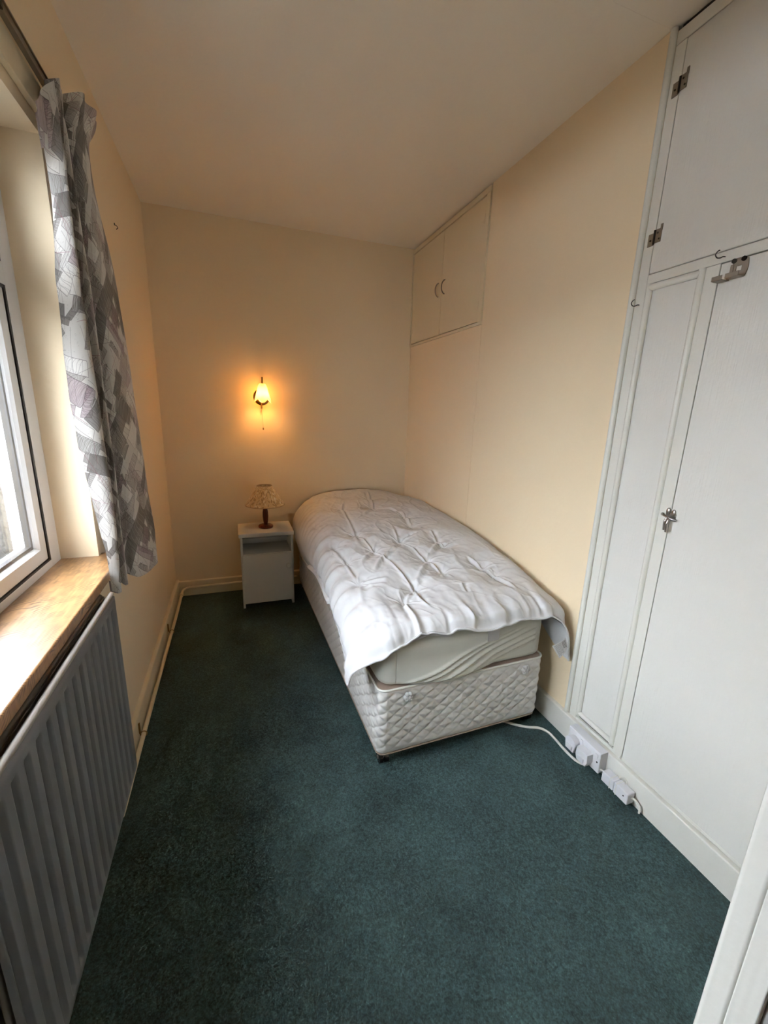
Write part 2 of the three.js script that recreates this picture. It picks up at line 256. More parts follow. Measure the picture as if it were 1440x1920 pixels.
  for (const [y, z] of [[1.733, 2.128], [1.664, 1.886]]) { // wire cup hooks
    const k = L(z), h = part('cup_hook', tube([V(0.002, y - 0.003, k + 0.004), V(-0.008, y - 0.004, k + 0.004), V(-0.013, y - 0.007, k + 0.001), V(-0.019, y - 0.006, k - 0.004), V(-0.022, y + 0.002, k - 0.007), V(-0.019, y + 0.010, k - 0.004), V(-0.016, y + 0.012, k - 0.002)], 0.0014, 40, 8), M.darkMetal, w); h.userData.label = 'small dark wire hook'; }
}
{ // hanger pushed over the top edge of the tall door
  const o = thing('door_hook', 'brushed metal double hook hung over the top edge of the tall white wardrobe door', 'hook', [W - 0.003, 1.69, 2.168]);
  const s = new THREE.Shape(); s.moveTo(-0.014, 0.018); s.quadraticCurveTo(-0.019, 0, -0.013, -0.022); s.lineTo(0.019, -0.022); s.quadraticCurveTo(0.027, -0.004, 0.021, 0.020); s.closePath();
  const hole = new THREE.Path(); hole.moveTo(-0.005, -0.006); hole.lineTo(0.008, -0.006); hole.lineTo(0.008, 0.006); hole.lineTo(-0.005, 0.006); hole.closePath(); s.holes.push(hole);
  const pl = new THREE.ExtrudeGeometry(s, { depth: 0.0016, bevelEnabled: false, curveSegments: 8 }).rotateY(-Math.PI / 2).translate(-0.0003, 0, 0.006);
  part('plate', pl, M.steel, o);
  part('hook', merge(slab(-0.024, -0.001, -0.0235, -0.022, -0.008, 0.024, 0.0006), slab(-0.025, -0.0235, -0.0235, -0.012, -0.008, 0.024, 0.0006)), M.steel, o);
  part('hook', merge(slab(-0.003, -0.001, -0.022, 0.012, -0.013, -0.005, 0.0006), slab(-0.028, -0.001, -0.0255, -0.024, -0.038, -0.012, 0.0006), slab(-0.0295, -0.028, -0.0255, -0.014, -0.038, -0.012, 0.0006), slab(-0.003, -0.001, -0.0255, -0.012, -0.018, -0.010, 0.0006)), M.steel, o);
  for (const z of [-0.006, 0.017]) part('rubber_pad', cyl(0.0058, 0.0058, 0.004, 0, 0, 0, 20).rotateZ(Math.PI / 2).translate(-0.003, 0.020, z), M.rubber, o);
  part('strap', merge(slab(-0.002, -0.0005, 0.010, 0.0248, -0.004, 0.015, 0.0004), slab(-0.002, 0.011, 0.0244, 0.0256, -0.004, 0.015, 0.0004)), M.steel, o);
}

// ---------------------------------------------------------------- high cupboard in the back corner
{ const c = thing('wall_cupboard', 'small cream two-door cupboard high in the far corner above the bed', 'cupboard', [W, 1.762, 0]);
  const F = (x0, x1, y0, y1, z0, z1, r) => slab(x0, x1, y0 - 1.762, y1 - 1.762, z0, z1, r);
  part('frame', merge(F(-0.010, 0.05, 1.758, 1.772, 0.001, 0.951, 0.002), F(-0.010, 0.05, 2.364, 2.391, 0.001, 0.951, 0.002), F(-0.010, 0.05, 1.772, 2.364, 0.001, 0.014, 0.002), F(-0.010, 0.05, 1.772, 2.364, 0.918, 0.951, 0.002)), M.creamGloss, c);
  part('carcass', F(0.021, 0.052, 1.765, 2.399, 0.002, 0.949), M.black, c);
  for (const [z0, z1, hz, hs] of [[0.0185, 0.4650, 0.421, 1], [0.4690, 0.9135, 0.505, 1]]) {
    const d = part('door', F(-0.007, 0.02, 1.7765, 2.3595, z0, z1, 0.002), M.creamGloss, c), y = 2.042 - 1.762;
    part('handle', tube([V(-0.006, y + 0.040, hz + 0.004), V(-0.016, y + 0.034, hz + 0.002), V(-0.026, y + 0.014, hz), V(-0.026, y - 0.014, hz), V(-0.016, y - 0.034, hz + 0.002), V(-0.006, y - 0.040, hz + 0.004)], 0.0035, 30, 8), M.steel, d);
    const zz = z0 < 0.1 ? z0 + 0.005 : z1 - 0.005;
    for (const yy of [1.86, 2.26]) part('hinge', merge(F(-0.009, -0.006, yy - 0.02, yy + 0.02, zz - 0.006, zz + 0.006, 0.001), F(-0.0085, -0.006, yy - 0.012, yy - 0.004, zz - (z0 < 0.1 ? -0.008 : 0.018), zz + (z0 < 0.1 ? 0.018 : -0.008), 0.001)), M.creamGloss, d);
  }
}

// ---------------------------------------------------------------- radiator under the window
{ const z0 = 1.742, z1 = 2.442, y0 = 0.203, y1 = 0.785, X = 0.090, pitch = 0.0424, first = 1.789;
  const r = thing('radiator', 'grey double panel radiator with pressed vertical flutes under the window sill', 'radiator', [0, y0, z0]);
  const hgt = y1 - y0, len = z1 - z0;
  const end = (y) => smooth(0.018, 0.040, y) * (1 - smooth(hgt - 0.046, hgt - 0.026, y));
  const rows = [0, 0.004, 0.012, 0.022, 0.025, 0.028, 0.031, 0.034, 0.04, 0.1, 0.2, 0.3, 0.4, 0.5, hgt - 0.05, hgt - 0.046, hgt - 0.041, hgt - 0.036, hgt - 0.031, hgt - 0.026, hgt - 0.015, hgt - 0.006, hgt - 0.002, hgt];
  const nz = 336;
  const front = (u, v) => { const y = rows[Math.round(v * (rows.length - 1))], z = u * len, p = (z + z0 - first) / pitch, c = p - Math.round(p), inside = p > -0.45 && p < 15.2 ? 1 : 0;
    const groove = (1 - smooth(0.13, 0.25, Math.abs(c))) * inside; const edge = Math.min(z, len - z), lip = 0.006 * (1 - smooth(0, 0.006, edge)) + 0.006 * (1 - smooth(0, 0.006, Math.min(y, hgt - y)));
    return [X - 0.0115 * groove * end(y) - lip, y, z]; };
  part('front_panel', flip(grid(nz, rows.length - 1, front)), M.radiator, r);
  part('front_panel_back', merge(slab(X - 0.022, X - 0.011, 0.004, hgt - 0.004, 0.004, len - 0.004, 0.004)), M.radiator, r);
  part('top_seam', tube([V(X - 0.008, hgt + 0.001, 0.003), V(X - 0.008, hgt + 0.001, len * 0.5), V(X - 0.008, hgt + 0.001, len - 0.003)], 0.006, 8, 12), M.radiatorTop, r);
  part('back_panel', merge(slab(0.030, 0.058, 0.002, hgt - 0.002, -0.022, len, 0.012), slab(0.0575, 0.0605, 0.01, hgt - 0.010, -0.012, len - 0.01, 0.001)), M.radiator, r);
  for (const z of [0.028, len - 0.03]) { part('elbow', tube([V(0.05, hgt - 0.022, z), V(0.062, hgt - 0.022, z), V(X - 0.018, hgt - 0.022, z)], 0.012, 16, 14), M.radiator, r); part('elbow', tube([V(0.05, 0.035, z), V(0.062, 0.035, z), V(X - 0.018, 0.035, z)], 0.011, 16, 14), M.radiator, r); }
  for (const z of [0.12, len - 0.12]) part('bracket', slab(0.002, 0.030, 0.06, hgt - 0.10, z - 0.012, z + 0.012, 0.002), M.radiator, r);
  for (const z of [0.14, len - 0.14]) part('spacer', slab(0.058, X - 0.02, hgt - 0.075, hgt - 0.055, z - 0.003, z + 0.003), M.radiator, r);
  part('valve', merge(cyl(0.0085, 0.0085, 0.034, 0.036, -0.014, 0.033, 14), cyl(0.012, 0.012, 0.018, 0.036, -0.012, 0.033, 16)), M.chrome, r);
}
{ // painted heating pipe along the skirting, round the corner behind the cabinet
  const p = thing('heating_pipe', 'thin painted heating pipe clipped along the left and back skirting boards', 'pipe', [0, 0, 0]);
  part('pipe', tube([V(0.034, 0.170, 1.775), V(0.034, 0.090, 1.774), V(0.033, 0.052, 1.765), V(0.033, 0.044, 1.735), V(0.033, 0.044, 1.60), V(0.033, 0.044, 1.40), V(0.036, 0.046, 0.9), V(0.040, 0.048, 0.4), V(0.040, 0.052, 0.13), V(0.043, 0.058, 0.065), V(0.066, 0.064, 0.041), V(0.12, 0.067, 0.038), V(0.45, 0.068, 0.036), V(0.82, 0.068, 0.036)], 0.0085, 220, 12), M.creamGloss, p);
  part('joint', cyl(0.012, 0.012, 0.03, 0, 0, 0, 16).rotateX(Math.PI / 2).translate(0.040, 0.053, 0.12), M.creamGloss, p); part('joint', cyl(0.012, 0.012, 0.03, 0, 0, 0, 16).rotateZ(Math.PI / 2).translate(0.115, 0.067, 0.038), M.creamGloss, p);
  for (const z of [0.60, 1.40]) part('clip', merge(new THREE.TorusGeometry(0.0115, 0.0022, 8, 24).translate(z < 1 ? 0.038 : 0.033, 0.045, z), slab(0.018, 0.024, 0.05, 0.095, z - 0.004, z + 0.004, 0.001)), M.brass, p);
}

// ---------------------------------------------------------------- curtain and rail
{ const rail = thing('curtain_rail', 'slim aged metal curtain rail running along the wall above the window', 'curtain rail', [0, 2.07, 1.30]);
  part('track', merge(slab(0.026, 0.030, -0.012, 0.012, 0, 1.42, 0.001), slab(0.022, 0.034, 0.010, 0.0135, 0, 1.42, 0.001), slab(0.022, 0.034, -0.0135, -0.010, 0, 1.42, 0.001)), M.steel, rail);
  for (const z of [0.46, 0.62, 0.95]) part('bracket', merge(slab(0.0162, 0.036, -0.004, 0.016, z - 0.008, z + 0.008, 0.002), slab(0.020, 0.037, -0.018, 0.018, z - 0.006, z + 0.006, 0.002)), M.darkMetal, rail);
  const bt = struct('trim_2', merge(slab(0.0, 0.016, 1.992, 2.062, 1.32, 2.80, 0.003)), M.creamGloss); bt.userData.label = 'painted batten behind the curtain rail';
  // cloth: plan curves (x, z) of the folds at five heights, then s across and t from heading down to hem
  const c = thing('curtain', 'grey and white sketch-print curtain gathered at the far side of the window', 'curtain', [0, 0, 0]);
  const plan = [
    [0.00, [0.036, 1.655], [0.062, 1.615], [0.046, 1.575], [0.066, 1.545], [0.050, 1.505], [0.088, 1.475], [0.100, 1.410], [0.099, 1.350], [0.062, 1.320]],
    [0.105, [0.036, 1.620], [0.068, 1.605], [0.050, 1.572], [0.074, 1.565], [0.056, 1.525], [0.083, 1.515], [0.092, 1.485], [0.089, 1.452], [0.060, 1.420]],
    [0.35, [0.030, 1.655], [0.078, 1.632], [0.053, 1.575], [0.085, 1.580], [0.058, 1.510], [0.092, 1.490], [0.101, 1.395], [0.099, 1.325], [0.060, 1.280]],
    [0.62, [0.030, 1.665], [0.084, 1.634], [0.055, 1.565], [0.089, 1.578], [0.060, 1.505], [0.097, 1.480], [0.106, 1.360], [0.103, 1.270], [0.062, 1.220]],
    [0.85, [0.055, 1.672], [0.089, 1.650], [0.062, 1.590], [0.091, 1.595], [0.066, 1.520], [0.102, 1.490], [0.113, 1.350], [0.110, 1.240], [0.068, 1.190]],
    [1.00, [0.066, 1.672], [0.088, 1.658], [0.068, 1.600], [0.093, 1.602], [0.072, 1.530], [0.107, 1.500], [0.119, 1.350], [0.117, 1.225], [0.072, 1.170]]];
  const topY = [1.958, 2.022, 2.048, 2.070, 2.060, 2.088, 2.094, 2.098, 2.080], hemY = [0.765, 0.752, 0.770, 0.752, 0.765, 0.738, 0.712, 0.688, 0.690];
  const cub = (a, b, c2, e, t) => 0.5 * (2 * b + (c2 - a) * t + (2 * a - 5 * b + 4 * c2 - e) * t * t + (3 * b - a - 3 * c2 + e) * t * t * t);
  const alongS = (f, s) => { const a = s * 8, k = Math.min(7, Math.floor(a)), g2 = (i) => f(clamp(i, 0, 8)); return cub(g2(k - 1), g2(k), g2(k + 1), g2(k + 2), a - k); };
  const point = (s, t) => {
    let i = 0; while (i < plan.length - 2 && t > plan[i + 1][0]) i++; const w = clamp((t - plan[i][0]) / (plan[i + 1][0] - plan[i][0]), 0, 1), q = [0, 0];
    for (const j of [0, 1]) { const R = [-1, 0, 1, 2].map((d) => alongS((k) => plan[clamp(i + d, 0, plan.length - 1)][k + 1][j], s)); q[j] = cub(...R, w); }
    const y = lerp(alongS((k) => topY[k], s), alongS((k) => hemY[k], s), t);
    const ruff = (1 - smooth(0.0, 0.10, t)) * 0.008 * Math.sin(s * 41 + 1), wr = 0.003 * (vnoise(s * 14, t * 20, 91) - 0.5) + 0.006 * (vnoise(s * 6 + t * 3, t * 8, 95) - 0.5);
    return [Math.max(0.010, q[0] + ruff + wr), y, q[1] + 0.6 * wr + 0.5 * ruff]; };
  part('cloth', flip(grid(300, 220, point, (u, v) => [u * 0.82, v * 1.36])), M.curtain, c);
  part('heading_tape', grid(120, 6, (s, t) => { const p = point(s, 0.018 + t * 0.05); return [p[0] - 0.004, p[1], p[2] + 0.002]; }, (u, v) => [u * 0.98, v * 0.08]), M.curtain, c);
  part('hem', flip(grid(200, 3, (s, t) => { const p = point(s, 0.972 + t * 0.029); return [p[0] - 0.004, p[1], p[2] + 0.001]; }, (u, v) => [u * 0.98, v * 0.05])), M.curtain, c);
  for (const s of [0.26, 0.50]) { const p = point(s, 0.03); part('curtain_hook', tube([V(p[0] - 0.002, p[1] - 0.01, p[2]), V(p[0] - 0.004, p[1] + 0.004, p[2]), V(0.0435, 2.050, p[2])], 0.0013, 12, 6), M.steel, c); }
}
{ const n = tag(part('wall_plug', merge(cyl(0.0035, 0.0035, 0.004, 0, 0, 0, 12).rotateZ(Math.PI / 2).translate(0.001, 0.004, 0), tube([V(0, 0, 0), V(0.008, -0.002, 0), V(0.012, -0.010, 0), V(0.006, -0.016, 0)], 0.0014, 14, 6)), M.rubber, scene), 'tiny dark screw hook left in the bare cream wall past the curtain', 'hook'); n.name = 'screw_hook'; n.position.set(0, 2.022, 0.753); }

// ---------------------------------------------------------------- bed: divan base, mattress, duvet
const BED_TURN = 0.018, BX = 1.2275, BZ = 0.915; // a touch out of square with the wall
const bedXZ = (x, z) => { const c = Math.cos(BED_TURN), s = Math.sin(BED_TURN), dx = x - BX, dz = z - 1.795; return [BX + dx * c + dz * s, 1.795 - dx * s + dz * c]; };
function loopPoint(d, x0, x1, z0, z1, r) { // point and outward normal at distance d round a rounded rectangle, from the left end of the foot, going right
  const a = x1 - x0 - 2 * r, b = z1 - z0 - 2 * r, q = Math.PI * r / 2;
  const segs = [[a, (t) => [x0 + r + t, z1, 0, 1]], [q, (t) => arc(x1 - r, z1 - r, Math.PI / 2 - t / r)], [b, (t) => [x1, z1 - r - t, 1, 0]], [q, (t) => arc(x1 - r, z0 + r, -t / r)], [a, (t) => [x1 - r - t, z0, 0, -1]], [q, (t) => arc(x0 + r, z0 + r, -Math.PI / 2 - t / r)], [b, (t) => [x0, z0 + r + t, -1, 0]], [q, (t) => arc(x0 + r, z1 - r, Math.PI - t / r)]];
  function arc(cx, cz, an) { return [cx + r * Math.cos(an), cz + r * Math.sin(an), Math.cos(an), Math.sin(an)]; }
  for (const [l, f] of segs) { if (d <= l) return f(d); d -= l; } return segs[0][1](0);
}
const loopLength = (x0, x1, z0, z1, r) => 2 * (x1 - x0 + z1 - z0) - 8 * r + 2 * Math.PI * r;
{ const x0 = 0.862, x1 = 1.593, z0 = 0.075, z1 = 1.797, r = 0.032, yb = 0.058, yt = 0.332;
  const b = thing('divan_base', 'cream quilted divan bed base on small black castors with clear buttons on its foot end', 'bed', [0, 0, 0]);
  const total = loopLength(x0, x1, z0, z1, r), P = 0.062, Q = 0.048, cols = Math.round(total / P), pitch = total / cols;
  const quilt = (d, y) => { const a = d / pitch + 0.04 * Math.sin(y * 120), k = 2 * (y - yb) / Q + 0.06 * Math.sin(d * 95), u = a + k * 0.5, v = a - k * 0.5, f = (t) => Math.abs(t - Math.round(t)) * 2; // 0 on a seam
    const m = Math.min(f(u), f(v)); return 0.0050 * Math.pow(smooth(-0.02, 0.9, m), 0.5) * smooth(0.0, 0.03, y - yb) * smooth(0.0, 0.03, yt - y); };
  const side = grid(1500, 84, (u, v) => { const d = u * total, y = lerp(yb, yt, v), [px, pz, nx, nz] = loopPoint(d, x0, x1, z0, z1, r), edge = 0.006 * (smooth(0, 0.012, y - yb) + smooth(0, 0.008, yt - y) - 2), o = quilt(d, y) + edge - 0.003; const q = bedXZ(px + nx * o, pz + nz * o); return [q[0], y, q[1]]; }, (u, v) => [u * total, v * 0.27]);
  part('quilted_border', flip(side), M.divan, b);
  const ring = (o, y, n = 220) => Array.from({ length: n }, (_, i) => { const [px, pz, nx, nz] = loopPoint(i / n * total, x0, x1, z0, z1, r), q = bedXZ(px + nx * o, pz + nz * o); return V(q[0], y, q[1]); });
  part('piping', tube(ring(-0.002, yt + 0.001), 0.0042, 600, 8, true), M.piping, b);
  const top = new THREE.Shape(); ring(-0.003, 0).forEach((p, i) => i ? top.lineTo(p.x, p.z) : top.moveTo(p.x, p.z));
  part('platform', merge(new THREE.ExtrudeGeometry(top, { depth: 0.004, bevelEnabled: false }).rotateX(Math.PI / 2).translate(0, yt + 0.001, 0), new THREE.ExtrudeGeometry(top, { depth: 0.004, bevelEnabled: false }).rotateX(Math.PI / 2).translate(0, yb + 0.003, 0)), std(lin(0.42, 0.32, 0.26), 0.8), b);
  for (const x of [0.974, 1.497]) { const q = bedXZ(x, z1 + 0.006); const k = []; for (let i = 0; i < 6; i++) k.push(new THREE.SphereGeometry(0.0085, 12, 8).translate(q[0] + 0.012 * Math.cos(i * 1.047), 0.296 + 0.012 * Math.sin(i * 1.047), q[1])); k.push(new THREE.SphereGeometry(0.009, 12, 8).translate(q[0], 0.296, q[1] + 0.003)); part('button', merge(...k), phy(lin(0.85, 0.85, 0.84), 0.15, { transmission: 0.4, thickness: 0.01 }), b); }
  for (const [x, z] of [[0.898, 1.760], [1.570, 1.748], [0.898, 0.12], [1.556, 0.12]]) { const q = bedXZ(x, z); const cst = part('castor', merge(new THREE.CylinderGeometry(0.024, 0.024, 0.014, 24).rotateZ(Math.PI / 2).translate(q[0] - 0.011, 0.024, q[1]), new THREE.CylinderGeometry(0.024, 0.024, 0.014, 24).rotateZ(Math.PI / 2).translate(q[0] + 0.011, 0.024, q[1]), cyl(0.010, 0.012, 0.03, q[0], 0.046, q[1], 16)), phy(lin(0.012, 0.012, 0.012), 0.25), b);
    part('axle', cyl(0.007, 0.007, 0.042, 0, 0, 0, 16).rotateZ(Math.PI / 2).translate(q[0], 0.024, q[1]), M.chrome, cst); }
}
{ const x0 = 0.866, x1 = 1.592, z0 = 0.075, z1 = 1.793, r = 0.06, yb = 0.340, yt = 0.513;
  const m = thing('mattress', 'single mattress in a pale sage fitted sheet pulled into slanting creases at its foot', 'mattress', [0, 0, 0]);
  const total = loopLength(x0, x1, z0, z1, r);
  const prof = (v) => { const k = v * 3; // bottom roll, side, top roll: offset inward and height
    if (k < 1) { const a = (1 - k) * Math.PI / 2; return [-0.025 * (1 - Math.cos(a)), yb + 0.025 * (1 - Math.sin(a))]; } if (k < 2) return [0, lerp(yb + 0.025, yt - 0.04, k - 1)]; const a = (k - 2) * Math.PI / 2; return [-0.04 * (1 - Math.cos(a)), yt - 0.04 + 0.04 * Math.sin(a)]; };
  const folds = [[0.10, 0.55, 0.62, 0.006], [0.16, 0.50, 0.66, 0.008], [0.26, 0.42, 0.7, 0.006], [0.36, 0.35, 0.75, 0.005]]; // slanting creases on the foot end
  const g = grid(760, 60, (u, v) => { const d = u * total, [px, pz, nx, nz] = loopPoint(d, x0, x1, z0, z1, r); let [o, y] = prof(v);
    const foot = d < x1 - x0 - 2 * r ? 1 : 0; let w = 0.004 * Math.sin(d * 9) * Math.sin(v * 3.1);
    if (foot) { const h = (y - yb) / (yt - yb); for (let k = 0; k < 5; k++) { const s = d - 0.62 * h - (k * 0.075 - 0.02 + 0.02 * Math.sin(k * 5)); const e = Math.exp(-(s * s) / (2 * 0.011 * 0.011)) - 0.5 * Math.exp(-((s - 0.024) ** 2) / (2 * 0.018 * 0.018)); w += 0.009 * e * smooth(0.04, 0.2, h) * (1 - smooth(0.55, 0.95, h)) * smooth(0, 0.05, d); }
      y -= 0.012 * Math.sin(Math.PI * clamp(d / 0.42, 0, 1)) * (1 - smooth(0.08, 0.5, h)) * smooth(0.0, 0.07, h); w += 0.026 * Math.sin(Math.PI * clamp(d / 0.42, 0, 1)) * (1 - smooth(0.15, 0.6, h)) * smooth(0, 0.06, h); }
    w += 0.003 * (vnoise(d * 18, v * 5, 61) - 0.5);
    const q = bedXZ(px + nx * (o + w), pz + nz * (o + w)); return [q[0], y, q[1]]; }, (u, v) => [u * total, v * 0.2]);
  part('fitted_sheet', flip(g), M.sheet, m);
  const cap = (o, y) => { const s = new THREE.Shape(); for (let i = 0; i < 160; i++) { const [px, pz, nx, nz] = loopPoint(i / 160 * total, x0, x1, z0, z1, r), q = bedXZ(px + nx * o, pz + nz * o); i ? s.lineTo(q[0], q[1]) : s.moveTo(q[0], q[1]); } return new THREE.ExtrudeGeometry(s, { depth: 0.002, bevelEnabled: false }).rotateX(Math.PI / 2).translate(0, y, 0); };
  part('top_panel', cap(-0.038, yt + 0.0015), M.sheet, m); part('bottom_panel', cap(-0.03, yb + 0.003), M.sheet, m);
  const lp = bedXZ(1.326, z1 + 0.0035); const pt = part('label_patch', slab(lp[0] - 0.025, lp[0] + 0.025, 0.455, 0.512, lp[1] - 0.002, lp[1] + 0.0012, 0.002), std(lin(0.50, 0.50, 0.50), 0.9), m); pt.userData.label = 'grey maker patch showing through the sheet';
}
{ // duvet: rows of cross-sections from head to foot, each from the hanging left hem over the top to the right side against the wall
  const d = thing('duvet', 'rumpled white tufted duvet spread over the single bed and hanging off its left side', 'duvet', [0, 0, 0]);
  const rows = [
    [0.035, [0.805, 0.37], [0.797, 0.45], [0.802, 0.53], [0.838, 0.60], [0.90, 0.655], [1.0, 0.703], [1.15, 0.722], [1.31, 0.725], [1.48, 0.706], [1.59, 0.665], [1.64, 0.62], [1.66, 0.55]],
    [0.36, [0.800, 0.350], [0.788, 0.44], [0.795, 0.535], [0.832, 0.615], [0.91, 0.675], [1.02, 0.702], [1.15, 0.712], [1.31, 0.716], [1.48, 0.710], [1.60, 0.700], [1.655, 0.67], [1.667, 0.58]],
    [0.70, [0.800, 0.388], [0.788, 0.465], [0.797, 0.545], [0.834, 0.613], [0.91, 0.668], [1.02, 0.690], [1.15, 0.700], [1.31, 0.706], [1.48, 0.706], [1.60, 0.702], [1.655, 0.67], [1.667, 0.58]],
    [1.03, [0.799, 0.455], [0.790, 0.505], [0.800, 0.557], [0.836, 0.608], [0.91, 0.648], [1.02, 0.666], [1.15, 0.676], [1.31, 0.684], [1.48, 0.688], [1.60, 0.684], [1.655, 0.655], [1.667, 0.56]],
    [1.30, [0.792, 0.448], [0.786, 0.49], [0.796, 0.537], [0.834, 0.584], [0.91, 0.618], [1.02, 0.634], [1.15, 0.643], [1.31, 0.652], [1.48, 0.660], [1.60, 0.658], [1.655, 0.62], [1.667, 0.53]],
    [1.50, [0.781, 0.424], [0.780, 0.47], [0.793, 0.518], [0.832, 0.562], [0.91, 0.594], [1.02, 0.608], [1.15, 0.616], [1.31, 0.624], [1.48, 0.633], [1.60, 0.632], [1.652, 0.585], [1.667, 0.49]],
    [1.66, [0.763, 0.400], [0.770, 0.445], [0.788, 0.495], [0.830, 0.538], [0.91, 0.571], [1.02, 0.587], [1.15, 0.594], [1.31, 0.600], [1.48, 0.606], [1.60, 0.598], [1.650, 0.54], [1.668, 0.43]],
    [1.77, [0.746, 0.368], [0.757, 0.425], [0.784, 0.474], [0.834, 0.520], [0.91, 0.555], [1.02, 0.572], [1.15, 0.576], [1.31, 0.580], [1.48, 0.582], [1.595, 0.570], [1.650, 0.49], [1.670, 0.36]],
    [1.825, [0.745, 0.375], [0.757, 0.424], [0.790, 0.458], [0.84, 0.490], [0.91, 0.518], [1.01, 0.541], [1.15, 0.550], [1.31, 0.553], [1.48, 0.553], [1.590, 0.540], [1.650, 0.46], [1.672, 0.345]]];
  const cr = (a, b, c, e, t) => 0.5 * (2 * b + (c - a) * t + (2 * a - 5 * b + 4 * c - e) * t * t + (3 * b - a - 3 * c + e) * t * t * t);
  const K = rows[0].length - 1, R = rows.length, at = (i, k, j) => rows[clamp(i, 0, R - 1)][clamp(k, 0, K - 1) + 1][j];
  // arc-length style stations across, so that the grid stays even
  const stations = [0]; for (let k = 1; k < K; k++) stations.push(stations[k - 1] + Math.hypot(at(3, k, 0) - at(3, k - 1, 0), at(3, k, 1) - at(3, k - 1, 1)));
  const across = (u) => { const s = u * stations[K - 1]; let k = 0; while (k < K - 2 && s > stations[k + 1]) k++; return k + (s - stations[k]) / (stations[k + 1] - stations[k]); };
  const base = (u, v) => { const z = lerp(rows[0][0], rows[R - 1][0], v); let i = 0; while (i < R - 2 && z > rows[i + 1][0]) i++; const tv = (z - rows[i][0]) / (rows[i + 1][0] - rows[i][0]), a = across(u), k = Math.min(K - 2, Math.floor(a)), tu = a - k, o = [];
    for (const j of [0, 1]) { const q = [-1, 0, 1, 2].map((di) => cr(at(i + di, k - 1, j), at(i + di, k, j), at(i + di, k + 1, j), at(i + di, k + 2, j), tu)); o.push(cr(...q, tv)); }
    const foot = smooth(0.955, 1, v), hx = o[0]; o[1] += foot * smooth(0.1, 0.2, u) * (0.030 * (vnoise(hx * 11, 3.3, 81) - 0.5) + 0.018 * (vnoise(hx * 27, 5.3, 83) - 0.5)) - 0.004 * foot;
    const drop = smooth(0.2, 0, u); return V(o[0], o[1], z + foot * smooth(0.1, 0.2, u) * 0.03 * (vnoise(hx * 9, 8.1, 85) - 0.5) - 0.05 * drop * smooth(0.9, 1, v) + 0.012 * smooth(0.3, 0.6, u) * smooth(0.9, 1, v)); };
  const tufts = [[0.842, 0.666], [0.855, 1.047], [1.006, 0.953], [1.04, 1.169], [0.886, 1.42], [1.249, 0.53], [1.375, 0.772], [1.338, 0.932], [1.197, 1.111], [1.094, 1.544], [1.265, 1.454], [1.245, 1.34], [1.385, 1.168], [1.398, 1.232], [1.465, 1.474], [1.486, 1.546], [1.018, 1.615], [0.879, 1.224], [1.048, 0.487], [1.30, 0.30], [1.12, 0.20]];
  const creases = [[[1.10, 0.36], [1.048, 0.487], [1.02, 0.72], [1.006, 0.953], [1.04, 1.169], [1.07, 1.36], [1.094, 1.544], [1.083, 1.64], [1.09, 1.76]], [[1.335, 0.12], [1.29, 0.34], [1.249, 0.53], [1.24, 0.66]], [[1.22, 0.92], [1.197, 1.111], [1.222, 1.22], [1.245, 1.34], [1.265, 1.454], [1.24, 1.53]], [[1.38, 0.70], [1.375, 0.772], [1.338, 0.932]], [[1.40, 1.06], [1.385, 1.168], [1.398, 1.232]], [[1.44, 1.37], [1.465, 1.474], [1.486, 1.546], [1.495, 1.63], [1.485, 1.70]], [[0.85, 1.01], [0.858, 1.07], [0.879, 1.224], [0.886, 1.42]], [[1.094, 1.544], [1.04, 1.60], [1.018, 1.65], [1.0, 1.80]], [[1.29, 1.59], [1.27, 1.66]], [[1.398, 1.232], [1.46, 1.22]], [[1.197, 1.111], [1.32, 1.08]], [[1.249, 0.53], [1.36, 0.70]]];
  const soft = [[[1.04, 1.169], [0.93, 1.30]], [[1.245, 1.36], [1.10, 1.53]], [[1.197, 1.13], [1.03, 1.30], [0.96, 1.40]], [[1.006, 0.953], [0.98, 1.10]], [[0.89, 1.42], [1.02, 1.46]], [[0.88, 1.46], [1.0, 1.50]], [[1.385, 1.19], [1.28, 1.30]], [[0.855, 1.05], [0.93, 1.08]], [[0.89, 1.44], [0.86, 1.60]], [[1.249, 0.55], [1.12, 0.72]]];
  const segDist = (x, z, p) => { let best = [9, 0, 0]; for (let k = 0; k + 1 < p.length; k++) { const ax = p[k][0], az = p[k][1], bx = p[k + 1][0] - ax, bz = p[k + 1][1] - az, L2 = bx * bx + bz * bz, t = clamp(((x - ax) * bx + (z - az) * bz) / L2, 0, 1), dx = x - ax - bx * t, dz = z - az - bz * t, dd = Math.hypot(dx, dz); if (dd < Math.abs(best[0])) best = [Math.sign(dx * bz - dz * bx) * dd || dd, (k + t) / (p.length - 1), 0]; } return best; };
  const relief = (u, v, P) => { const x = P.x, z = P.z; let h = 0;
    const onTop = smooth(0.12, 0.24, u) * (1 - smooth(0.88, 0.96, u));
    let puff = 9; tufts.forEach(([tx, tz], n) => { const dx = x - tx, dz = z - tz, r = Math.hypot(dx, dz); puff = Math.min(puff, r); if (r < 0.2) { const an = Math.atan2(dz, dx); h -= 0.013 * Math.exp(-r * r / (2 * 0.016 * 0.016)); const sp = Math.cos(an * (5 + n % 3) + n * 1.7 + 0.8 * Math.sin(r * 40)); h += 0.0085 * (Math.pow(Math.max(0, sp), 4) - 0.25) * smooth(0.006, 0.025, r) * Math.exp(-r / 0.05); } });
    h += 0.020 * (smooth(0, 0.15, puff) - 0.75);
